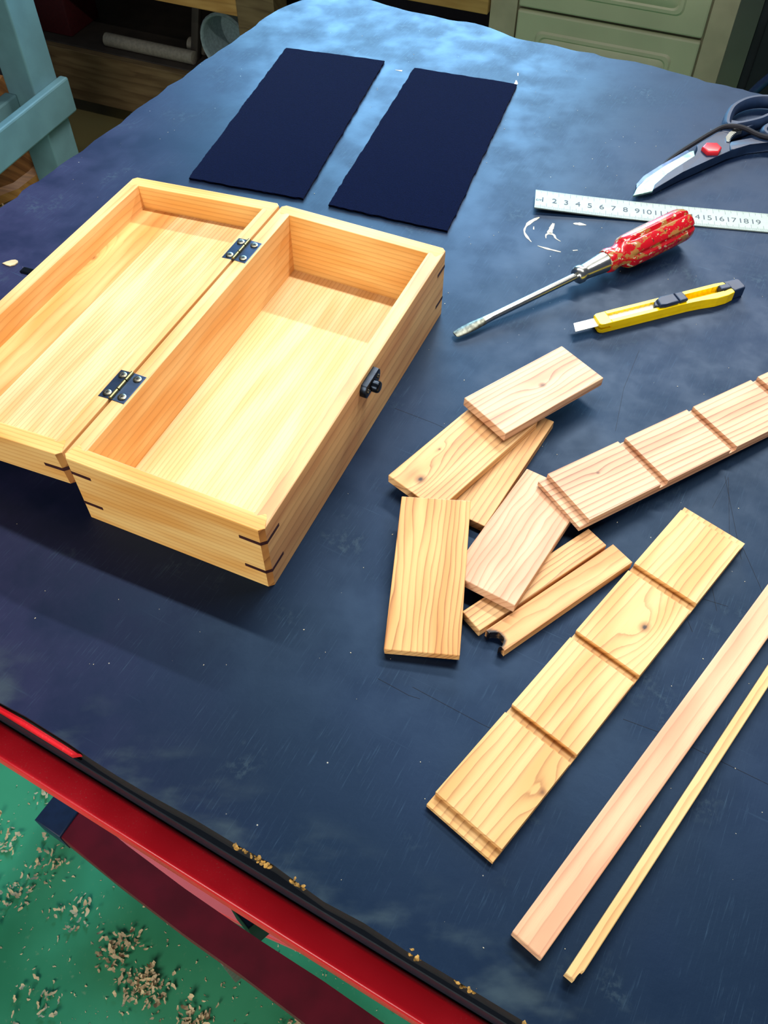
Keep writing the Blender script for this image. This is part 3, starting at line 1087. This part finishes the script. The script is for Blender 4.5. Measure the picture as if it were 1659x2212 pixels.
# ------------------------------------------------------------------ snap-off cutter
KA = math.radians(19.9)
kn = tag(empty('utility_knife', W(15.62, 50.32, 0), KA), 'small yellow snap-off utility knife with black slider and a short exposed blade', 'knife')
b = bmesh.new()
outer = [(0.0, -0.45), (0.12, -0.62), (0.35, -0.66), (7.5, -0.66), (8.6, -0.72), (9.8, -0.9), (10.8, -0.86), (11.45, -0.7), (11.55, -0.2), (11.55, 0.2), (11.45, 0.62),
         (10.5, 0.66), (0.3, 0.62), (0.06, 0.5)]
prism(b, outer, 0.0, 0.32, 0.06, 2)
body = mesh('body', b, M_YELLOW, kn)
tg = lambda s: [(1.05 + i * 0.225, s * (0.36 if i % 2 else 0.29)) for i in range(0, 44)]
up = [(1.02, 0.36)] + tg(1) + [(10.75, 0.34), (11.35, 0.34), (11.42, 0.6), (10.5, 0.66), (1.0, 0.635)]
dn = [(1.02, -0.36)] + tg(-1) + [(10.75, -0.34), (11.4, -0.2), (11.52, -0.3), (11.45, -0.7), (10.8, -0.86), (9.8, -0.9), (8.6, -0.72), (7.5, -0.66), (1.0, -0.66)]
for pts in (up, dn):
    b = bmesh.new()
    prism(b, pts, 0.3, 0.85, 0.05, 2, top_only=True)
    mesh('side_rail', b, M_YELLOW, body)
b = bmesh.new()
prism(b, [(0.0, -0.45), (0.12, -0.62), (0.35, -0.66), (1.03, -0.66), (1.03, 0.635), (0.3, 0.62), (0.06, 0.5)], 0.52, 0.85, 0.05, 2, top_only=True)
mesh('nose', b, M_YELLOW, body)
b = bmesh.new()
prism(b, [(-1.9, -0.44), (-1.62, 0.42), (6.4, 0.42), (6.4, -0.44)], 0.56, 0.61)
blade = mesh('blade', b, M_BLADE, kn)
b = bmesh.new()
for x in (-1.2, -0.75, -0.3):
    strip(b, [(x - 0.12, -0.43), (x + 0.12, 0.41)], 0.025, 0.614)
mesh('snap_line', b, M_INK, blade)
b = bmesh.new()
prism(b, [(4.75, -0.2), (5.0, -0.33), (7.5, -0.33), (7.55, 0.33), (5.2, 0.36), (4.95, 0.2)], 0.62, 1.0, 0.05, 2)
sl = mesh('slider', b, M_NAVYPLASTIC, kn)
b = bmesh.new()
prism(b, [(5.0, -0.5), (5.5, -0.56), (6.6, -0.56), (6.65, 0.42), (5.5, 0.42), (5.1, 0.2)], 0.86, 1.22, 0.12, 3)
mesh('thumb_pad', b, M_NAVYPLASTIC, sl)
b = bmesh.new()
prism(b, [(6.7, -0.54), (7.4, -0.5), (7.4, 0.42), (6.7, 0.42)], 0.86, 1.18, 0.1, 3)
mesh('thumb_pad', b, M_NAVYPLASTIC, sl)
b = bmesh.new()
prism(b, [(11.5, -0.62), (12.5, -0.5), (12.6, -0.3), (12.6, 0.45), (12.4, 0.62), (11.2, 0.62), (11.35, 0.3), (11.4, -0.2)], 0.0, 0.9, 0.1, 3)
ec = mesh('end_cap', b, M_NAVYPLASTIC, kn)
b = bmesh.new()
prism(b, [(10.55, -0.2), (11.45, -0.24), (11.45, 0.28), (10.6, 0.28)], 0.4, 0.98, 0.08, 2)
mesh('clip_tongue', b, M_NAVYPLASTIC, ec)

# ------------------------------------------------------------------ kitchen shears
SX, SY = 29.1, 72.9
sh = tag(empty('scissors', W(SX, SY, 0)), 'dark kitchen shears with a red pivot and bare silver blade edge, beside the ruler', 'scissors')
sub = lambda P: [(x - SX, y - SY) for x, y in P]
silver = [(21.18, 66.78), (22.9, 67.26), (23.2, 68.06), (24.51, 69.49), (26.09, 70.83), (27.43, 71.97), (27.54, 73.0), (27.17, 72.83), (25.77, 71.6), (24.3, 70.46),
          (22.64, 69.0), (21.67, 67.84)]
rise = lambda x, y: min(0.95, 0.42 + 0.085 * math.hypot(x + SX - 21.2, y + SY - 66.8))
b = bmesh.new()
prism(b, sub(silver), lambda x, y: rise(x, y) - 0.18, rise, 0.03, 1)
mesh('blade', b, M_SHEAR, sh)
b = bmesh.new()
prism(b, sub([(21.6, 67.8), (22.62, 69.02), (24.3, 70.47), (27.17, 72.84), (27.0, 73.2), (24.3, 70.95), (22.5, 69.5), (21.7, 68.4)]),
      lambda x, y: rise(x, y) - 0.28, lambda x, y: rise(x, y) - 0.06, 0.03, 1)
mesh('blade', b, M_BRONZE, sh)
body = [(23.2, 68.1), (22.93, 67.33), (25.86, 69.59), (28.59, 71.43), (30.74, 72.88), (31.02, 74.3), (31.1, 75.6), (31.5, 76.68), (30.93, 76.6), (30.19, 75.75),
        (29.37, 74.99), (28.39, 74.17), (27.95, 73.75), (27.86, 72.85), (27.46, 72.0), (26.12, 70.86), (24.54, 69.53)]
b = bmesh.new()
prism(b, sub(body), lambda x, y: rise(x, y) - 0.75 if rise(x, y) > 0.8 else 0.1, lambda x, y: rise(x, y) + 0.06, 0.06, 2)
mesh('blade_cover', b, M_NAVYPLASTIC, sh)
b = bmesh.new()
hexp = [(28.12, 72.89), (28.65, 73.62), (29.64, 73.6), (29.89, 72.84), (29.46, 72.1), (28.48, 72.1)]
prism(b, sub(hexp), 0.9, 1.4, 0.16, 3)
mesh('pivot_cap', b, M_REDBTN, sh, smooth=True)
lowh = [(30.7, 72.85), (31.32, 73.25), (32.76, 73.95), (34.62, 74.5), (36.61, 74.6), (38.4, 74.1), (38.9, 75.0), (36.94, 75.9), (34.86, 75.5), (33.18, 75.03),
        (31.94, 74.65), (31.1, 74.42), (30.95, 74.0)]
b = bmesh.new()
prism(b, sub(lowh), 0.1, 1.0, 0.15, 3)
mesh('handle', b, M_NAVYPLASTIC, sh, smooth=True)
loop = smooth_path([(x - SX, y - SY, 0.75) for x, y in ((31.5, 76.9), (31.75, 78.2), (32.7, 80.1), (34.0, 81.3), (35.3, 81.85), (36.6, 81.9), (37.8, 81.4), (38.2, 80.5), (37.2, 79.5),
                                                        (35.74, 78.7), (34.71, 78.0), (33.6, 77.5), (32.5, 77.1))], 6, True)
b = bmesh.new()
tube(b, loop, 0.42, 10, True, 1.5)
mesh('handle', b, M_NAVYPLASTIC, sh, smooth=True)
b = bmesh.new()
prism(b, sub([(30.6, 76.1), (31.3, 75.7), (33.0, 76.6), (34.6, 77.6), (34.0, 78.0), (32.6, 77.7), (31.9, 78.2), (31.3, 77.4)]), 0.2, 1.05, 0.12, 2)
mesh('handle_neck', b, M_NAVYPLASTIC, sh, smooth=True)
loop2 = smooth_path([(x - SX, y - SY, 0.7) for x, y in ((34.6, 75.9), (35.2, 77.0), (36.6, 77.6), (38.6, 77.4), (39.8, 76.2), (39.2, 74.9), (37.2, 74.6), (35.4, 74.9))], 6, True)
b = bmesh.new()
tube(b, loop2, 0.42, 10, True, 1.4)
mesh('handle', b, M_NAVYPLASTIC, sh, smooth=True)
b = bmesh.new()
tp = smooth_path([(30.86, 74.2, 0), (31.12, 74.84, 0), (31.56, 75.51, 0), (32.1, 76.02, 0), (32.6, 76.2, 0)], 3)
pts = []
for i, p in enumerate(tp):
    pts.append((p.x, p.y))
    if i < len(tp) - 1:
        q = (p + tp[i + 1]) / 2
        dd = (tp[i + 1] - p)
        pts.append((q.x + dd.y * 0.55, q.y - dd.x * 0.55))
pts += [(32.5, 76.5), (31.9, 76.35), (31.3, 75.8), (30.8, 75.0), (30.7, 74.3)]
prism(b, sub(pts), 0.75, 1.1)
mesh('gripper_teeth', b, M_STEEL, sh)
cordp = smooth_path([(24.32, 70.68, 0.5), (25.01, 71.85, 0.5), (26.34, 73.2, 0.6), (27.83, 74.4, 0.8), (29.38, 75.6, 1.0), (30.82, 76.5, 1.2), (31.95, 76.4, 1.35),
                     (32.81, 76.05, 1.3), (33.58, 75.3, 1.25), (34.49, 74.8, 1.2), (35.71, 74.7, 1.15), (38, 75.4, 1.1)], 5)
b = bmesh.new()
tube(b, [(p.x - SX, p.y - SY, p.z) for p in cordp], 0.22, 8)
mesh('cord', b, M_CORD, sh, smooth=True)

# ------------------------------------------------------------------ the back of the room
FK = 172.0


def bgo(x, k=FK):
    p = BG(x, k, 0)
    p.z = 0
    return p


def bgbox(name, x0, x1, k0, k1, z0, z1, mat, parent=None, bev=0.15, ox=0.0, ok=FK, loc=None):
    """Box in the back wall's frame; z measured from the table top."""
    b = bmesh.new()
    box(b, x0 - ox, x1 - ox, k0 - ok, k1 - ok, z0 + 75, z1 + 75, bev)
    if parent is None:
        return mesh(name, b, mat, loc=bgo(ox, ok), rz=BG_A)
    return mesh(name, b, mat, parent)


cb = tag(empty('drawer_cabinet', bgo(-26), BG_A), 'cream cabinet with raised-panel drawer fronts behind the table', 'cabinet')
K = dict(ox=-26.0)
bgbox('carcass', -46.5, -5, FK + 0.5, FK + 45, -75, 2, M_CREAMTRIM, cb, **K)
for x0, x1 in ((-48, -42.8), (-8.1, -3.8)):
    bgbox('stile', x0, x1, FK - 0.6, FK + 0.5, -75, 2, M_CREAMTRIM, cb, 0.12, **K)
for z0, z1 in ((-29.9, -16.0), (-44.4, -30.5), (-58.9, -45.0), (-74, -59.5), (-15.4, 1.5)):
    dr = bgbox('drawer_front', -42.5, -8.4, FK - 0.9, FK + 0.5, z0, z1, M_CREAM, cb, 0.35, **K)
    b = bmesh.new()
    r = 1.3
    x0, x1, a0, a1 = -38.6, -12.6, z0 + 75 + 3.0, z1 + 75 - 3.0
    pts = []
    for cx, cz, s in ((x1 - r, a0 + r, -90), (x1 - r, a1 - r, 0), (x0 + r, a1 - r, 90), (x0 + r, a0 + r, 180)):
        for i in range(5):
            an = math.radians(s + i * 22.5)
            pts.append((cx + r * math.cos(an) + 26, cz + r * math.sin(an)))
    ring = []
    for inset, dep in ((0.0, -0.84), (0.35, -1.2), (0.9, -1.25), (1.2, -1.0), (2.5, -1.75), (2.8, -1.75)):
        cxm, czm = (x0 + x1) / 2 + 26, (a0 + a1) / 2
        hx, hz = (x1 - x0) / 2, (a1 - a0) / 2
        ring.append([b.verts.new((cxm + (p[0] - cxm) * (hx - inset) / hx, dep - 0.04, czm + (p[1] - czm) * (hz - inset) / hz)) for p in pts])
    m = len(pts)
    for A, B in zip(ring, ring[1:]):
        for i in range(m):
            b.faces.new((A[i], A[(i + 1) % m], B[(i + 1) % m], B[i]))
    b.faces.new(ring[-1])
    bmesh.ops.recalc_face_normals(b, faces=b.faces)
    mesh('raised_panel', b, M_CREAM, dr, smooth=30)

sf = tag(empty('storage_shelf', bgo(-110), BG_A), 'rough timber storage shelf behind the table, its dark bays holding odds and ends', 'shelf')
K = dict(ox=-110.0)
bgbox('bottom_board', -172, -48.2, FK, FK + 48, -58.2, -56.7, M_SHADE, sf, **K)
bgbox('front_board', -172, -48.2, FK - 1.8, FK + 0.2, -69.5, -57.0, M_BENCH, sf, **K)
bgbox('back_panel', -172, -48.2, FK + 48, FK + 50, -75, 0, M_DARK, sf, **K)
bgbox('top_board', -172, -48.2, FK - 2, FK + 50, -2, 0, M_BEAM, sf, **K)
bgbox('shelf_board', -172, -103, FK, FK + 48, -42, -40, M_BEAM, sf, **K)
bgbox('front_beam', -172, -103, FK - 1.5, FK + 0.2, -41.7, -34, M_BEAM, sf, **K)
bgbox('front_beam', -94, -48.2, FK - 1.5, FK + 0.2, -32.2, -24, M_BEAM, sf, **K)
bgbox('shelf_board', -94, -48.2, FK, FK + 48, -31, -29, M_BEAM, sf, **K)
bgbox('post', -103, -94, FK - 2, FK + 4, -75, -2, M_BENCH, sf, **K)
bgbox('post', -178, -170, FK - 2, FK + 4, -75, -2, M_BENCH, sf, **K)
bgbox('post', -52, -48.2, FK + 42, FK + 48, -75, -2, M_BENCH, sf, **K)


def bgmesh(name, b, mat, x, k, z, label, cat, rz=BG_A, smooth=True):
    p = BG(x, k, z)
    return tag(mesh(name, b, mat, loc=p, rz=rz, smooth=smooth), label, cat)


b = bmesh.new()
lathe(b, [(0, 1.35), (0.1, 1.5), (24, 1.5), (24.1, 1.35)], 18)
bgmesh('pipe', b, M_PIPE, -143, FK + 3, -55.2, 'grey pipe offcut lying along the front of the bottom shelf', 'pipe')
b = bmesh.new()
lathe(b, [(8.0, 0.2), (8.0, 5.2), (0.6, 5.5), (0.0, 5.7), (-0.2, 6.0), (0.2, 6.3), (1.5, 6.2), (9, 5.4), (9.2, 0.2)], 28, cap=False)
bmesh.ops.rotate(b, verts=b.verts, matrix=Matrix.Rotation(math.radians(90), 3, 'Z'))
bmesh.ops.scale(b, vec=(1, 1, 1.05), verts=b.verts)
bgmesh('tub', b, M_BUCKET, -109.6, FK + 2.0, -50.0, 'pale plastic tub lying on its side beside the brown post', 'tub')
b = bmesh.new()
box(b, -0.9, 0.9, -0.9, 0.9, 0, 13, 0.1)
for vtx in b.verts:
    vtx.co.x += vtx.co.z * 0.22
bgmesh('wood_stick', b, M_SHADE, -120, FK + 5, -56.7, 'short wooden stick leaning upright on the bottom shelf', 'stick')
b = bmesh.new()
lathe(b, [(0, 0.4), (0.1, 1.6), (4, 1.8), (4.2, 1.2), (6.5, 1.1), (6.6, 0.3)], 14)
bgmesh('pipe_fitting', b, M_PIPE, -123, FK + 8, -54.9, 'dull metal pipe fitting behind the pipe on the bottom shelf', 'fitting')
b = bmesh.new()
box(b, -7, 7, -6, 6, 0, 9, 0.6)
box(b, -3, 3, -0.6, 0.6, 8.8, 11.5, 0.4)
bgmesh('red_toolbox', b, M_REDBOX, -160, FK + 9, -56.7, 'dark red toolbox deep at the left end of the bottom shelf', 'toolbox')

lk = tag(bgbox('dark_locker', 0, 70, FK + 2, FK + 40, -75, 50, M_DARK, None, 0.5, ox=35.0), 'tall dark locker standing right of the cream cabinet', 'locker')
for x0, x1 in ((1.5, 34), (36, 68.5)):
    bgbox('door', x0, x1, FK + 0.8, FK + 2.1, -72, 48, M_DARK, lk, 0.3, ox=35.0)
b = bmesh.new()
hp = smooth_path([(0, 0, -60), (3, 0, -30), (9, 0, -8), (16, 0, 3), (26, 0, 12), (34, 2, 18)], 5)
tube(b, hp, 0.8, 10)
bgmesh('hose', b, M_HOSE, -8.0, FK - 8, -49 + 34 - 15, 'blue hose hanging in front of the dark locker', 'hose')

# pale painted stand on the left
LK = 140.0
st = tag(empty('painted_stand', bgo(-132, LK), BG_A), 'pale blue-green painted wooden stand at the left beyond the table', 'stand')
K = dict(ox=-132.0, ok=LK)
bgbox('leg', -136.5, -129.6, LK - 7, LK + 0.5, -75, 20, M_GREENPAINT, st, 0.3, **K)
bgbox('leg', -136.5, -129.6, LK - 90, LK - 84, -75, 20, M_GREENPAINT, st, 0.3, **K)
bgbox('leg', -190, -184, LK - 7, LK + 0.5, -75, 20, M_GREENPAINT, st, 0.3, **K)
bgbox('leg', -190, -184, LK - 90, LK - 84, -75, 20, M_GREENPAINT, st, 0.3, **K)
bgbox('side_rail', -129.6, -127.6, LK - 90, LK + 1.5, -53.0, -45.8, M_GREENPAINT, st, 0.4, **K)
bgbox('inner_rail', -137.2, -134.4, LK - 84, LK - 7, -52.0, -46.8, M_GREENPAINT, st, 0.3, **K)
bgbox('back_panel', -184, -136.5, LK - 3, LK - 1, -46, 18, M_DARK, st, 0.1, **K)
bgbox('stand_top', -192, -126, LK - 92, LK + 3, 20, 24, M_GREENPAINT, st, 0.4, **K)
b = bmesh.new()
lr = [(0, 17.0), (0.4, 18.0), (2.6, 18.3), (3.6, 17.0), (14, 16.6), (24, 16.2), (24.6, 15.4)]
rl = random.Random(3)
bump_ = [1 + 0.02 * rl.uniform(-1, 1) for _ in range(40)]
lathe(b, lr, 40, lambda x, a: bump_[int(a / (2 * math.pi) * 40) % 40])
bmesh.ops.rotate(b, verts=b.verts, matrix=Matrix.Rotation(math.radians(-90), 3, 'Y'))
for f in b.faces:
    c = f.calc_center_median()
    f.material_index = 1 if c.z < 3.0 else 0
tag(mesh('log_block', b, [M_LOG, M_BEAM], loc=bgo(-164, 140), smooth=True), 'brown upright log block under the pale painted stand', 'log')

# ------------------------------------------------------------------ shavings and dust
rs = random.Random(21)


def curl(b, x, y, z, s):
    a = rs.uniform(0, 6.28)
    n = 4
    w = s * rs.uniform(0.25, 0.5)
    ca, sa = math.cos(a), math.sin(a)
    bend = rs.uniform(0.3, 2.2)
    ti = rs.uniform(-0.3, 0.3)
    tp_ = [rs.uniform(0.15, 0.6)] + [rs.uniform(0.6, 1.2) for _ in range(n - 1)] + [rs.uniform(0.1, 0.6)]
    off_ = [w * 0.25 * rs.uniform(-1, 1) for _ in range(n + 1)]
    prev = None
    ang, px, pz = 0.0, 0.0, 0.0
    for i in range(n + 1):
        lx, lz = px, pz
        q = []
        wl = w * tp_[i]
        for e in (-1, 1):
            ly = e * wl / 2 + off_[i]
            q.append(b.verts.new((x + ca * lx - sa * ly, y + sa * lx + ca * ly, z + max(0.0, lz + e * ti * w))))
        if prev:
            b.faces.new((prev[0], q[0], q[1], prev[1]))
        prev = q
        px += s / n * math.cos(ang)
        pz += s / n * math.sin(ang)
        ang += bend / n


clusters = [(-32.5, 22.0, 3.2, 60), (-28.5, 17.5, 3.4, 110), (-22.0, 14.0, 2.0, 60), (-48.0, 27.5, 4.0, 40), (-50.0, 34.5, 2.5, 26), (-43.0, 31.5, 3.0, 36),
            (-38, 25.5, 3.2, 30), (-46, 41.5, 2.0, 16), (-53.0, 37.5, 2.0, 16), (-10, 14.2, 2.6, 30), (-5, 11.5, 3.0, 34), (-17.5, 10.5, 3.0, 40), (-40, 16, 3, 24)]
b = bmesh.new()
for cx, cy, sp, nn in clusters:
    for _ in range(nn):
        x, y = cx + rs.gauss(0, sp * 0.5), cy + rs.gauss(0, sp * 0.4)
        curl(b, x, y, 0.05 + rs.uniform(0, 0.5), rs.uniform(0.4, 1.15))
for _ in range(1100):
    curl(b, rs.uniform(-62, 10), rs.uniform(5, 50), 0.05, rs.uniform(0.12, 0.5))
for _ in range(300):
    a_ = rs.uniform(-1.9, 0.4)
    r_ = 20.5 + abs(rs.gauss(0, 3))
    q_ = E1 * (-164 + r_ * math.cos(a_)) + E2 * (140 + r_ * math.sin(a_))
    x, y = q_.x, q_.y
    if True:
        curl(b, x, y, 0.05 + rs.uniform(0, 1), rs.uniform(0.8, 2.5))
tag(mesh('wood_shavings', b, M_CHIP, loc=(0, 0, 0)), 'curled pale wood shavings scattered over the green floor', 'shavings', kind='stuff')
b = bmesh.new()
for _ in range(420):
    x, y = rs.uniform(-30, 40), rs.uniform(8, 98)
    p = Vector((x, y))
    q = p - BOX_O
    s_, t_ = q.dot(BU), q.dot(BV)
    if -0.2 < s_ < L + 0.2 and -0.2 < t_ < WD * 2 + 1 or (p - E0).dot(EN) > -0.5 or y > 84 + (30 - x) * 0.5:
        continue
    if x < -26 + (y - 77) * 0.5:
        continue
    r = rs.uniform(0.012, 0.04)
    m = Matrix.Translation((x, y, r * 0.4)) @ Matrix.Rotation(rs.uniform(0, 6), 4, 'Z') @ Matrix.Diagonal((r * rs.uniform(1, 2.2), r, r * 0.6, 1))
    bmesh.ops.create_cube(b, size=1.0, matrix=m)
tag(mesh('sawdust', b, M_PAINTW, loc=W(0, 0, 0)), 'tiny pale sawdust specks on the dark table top', 'sawdust', kind='stuff')
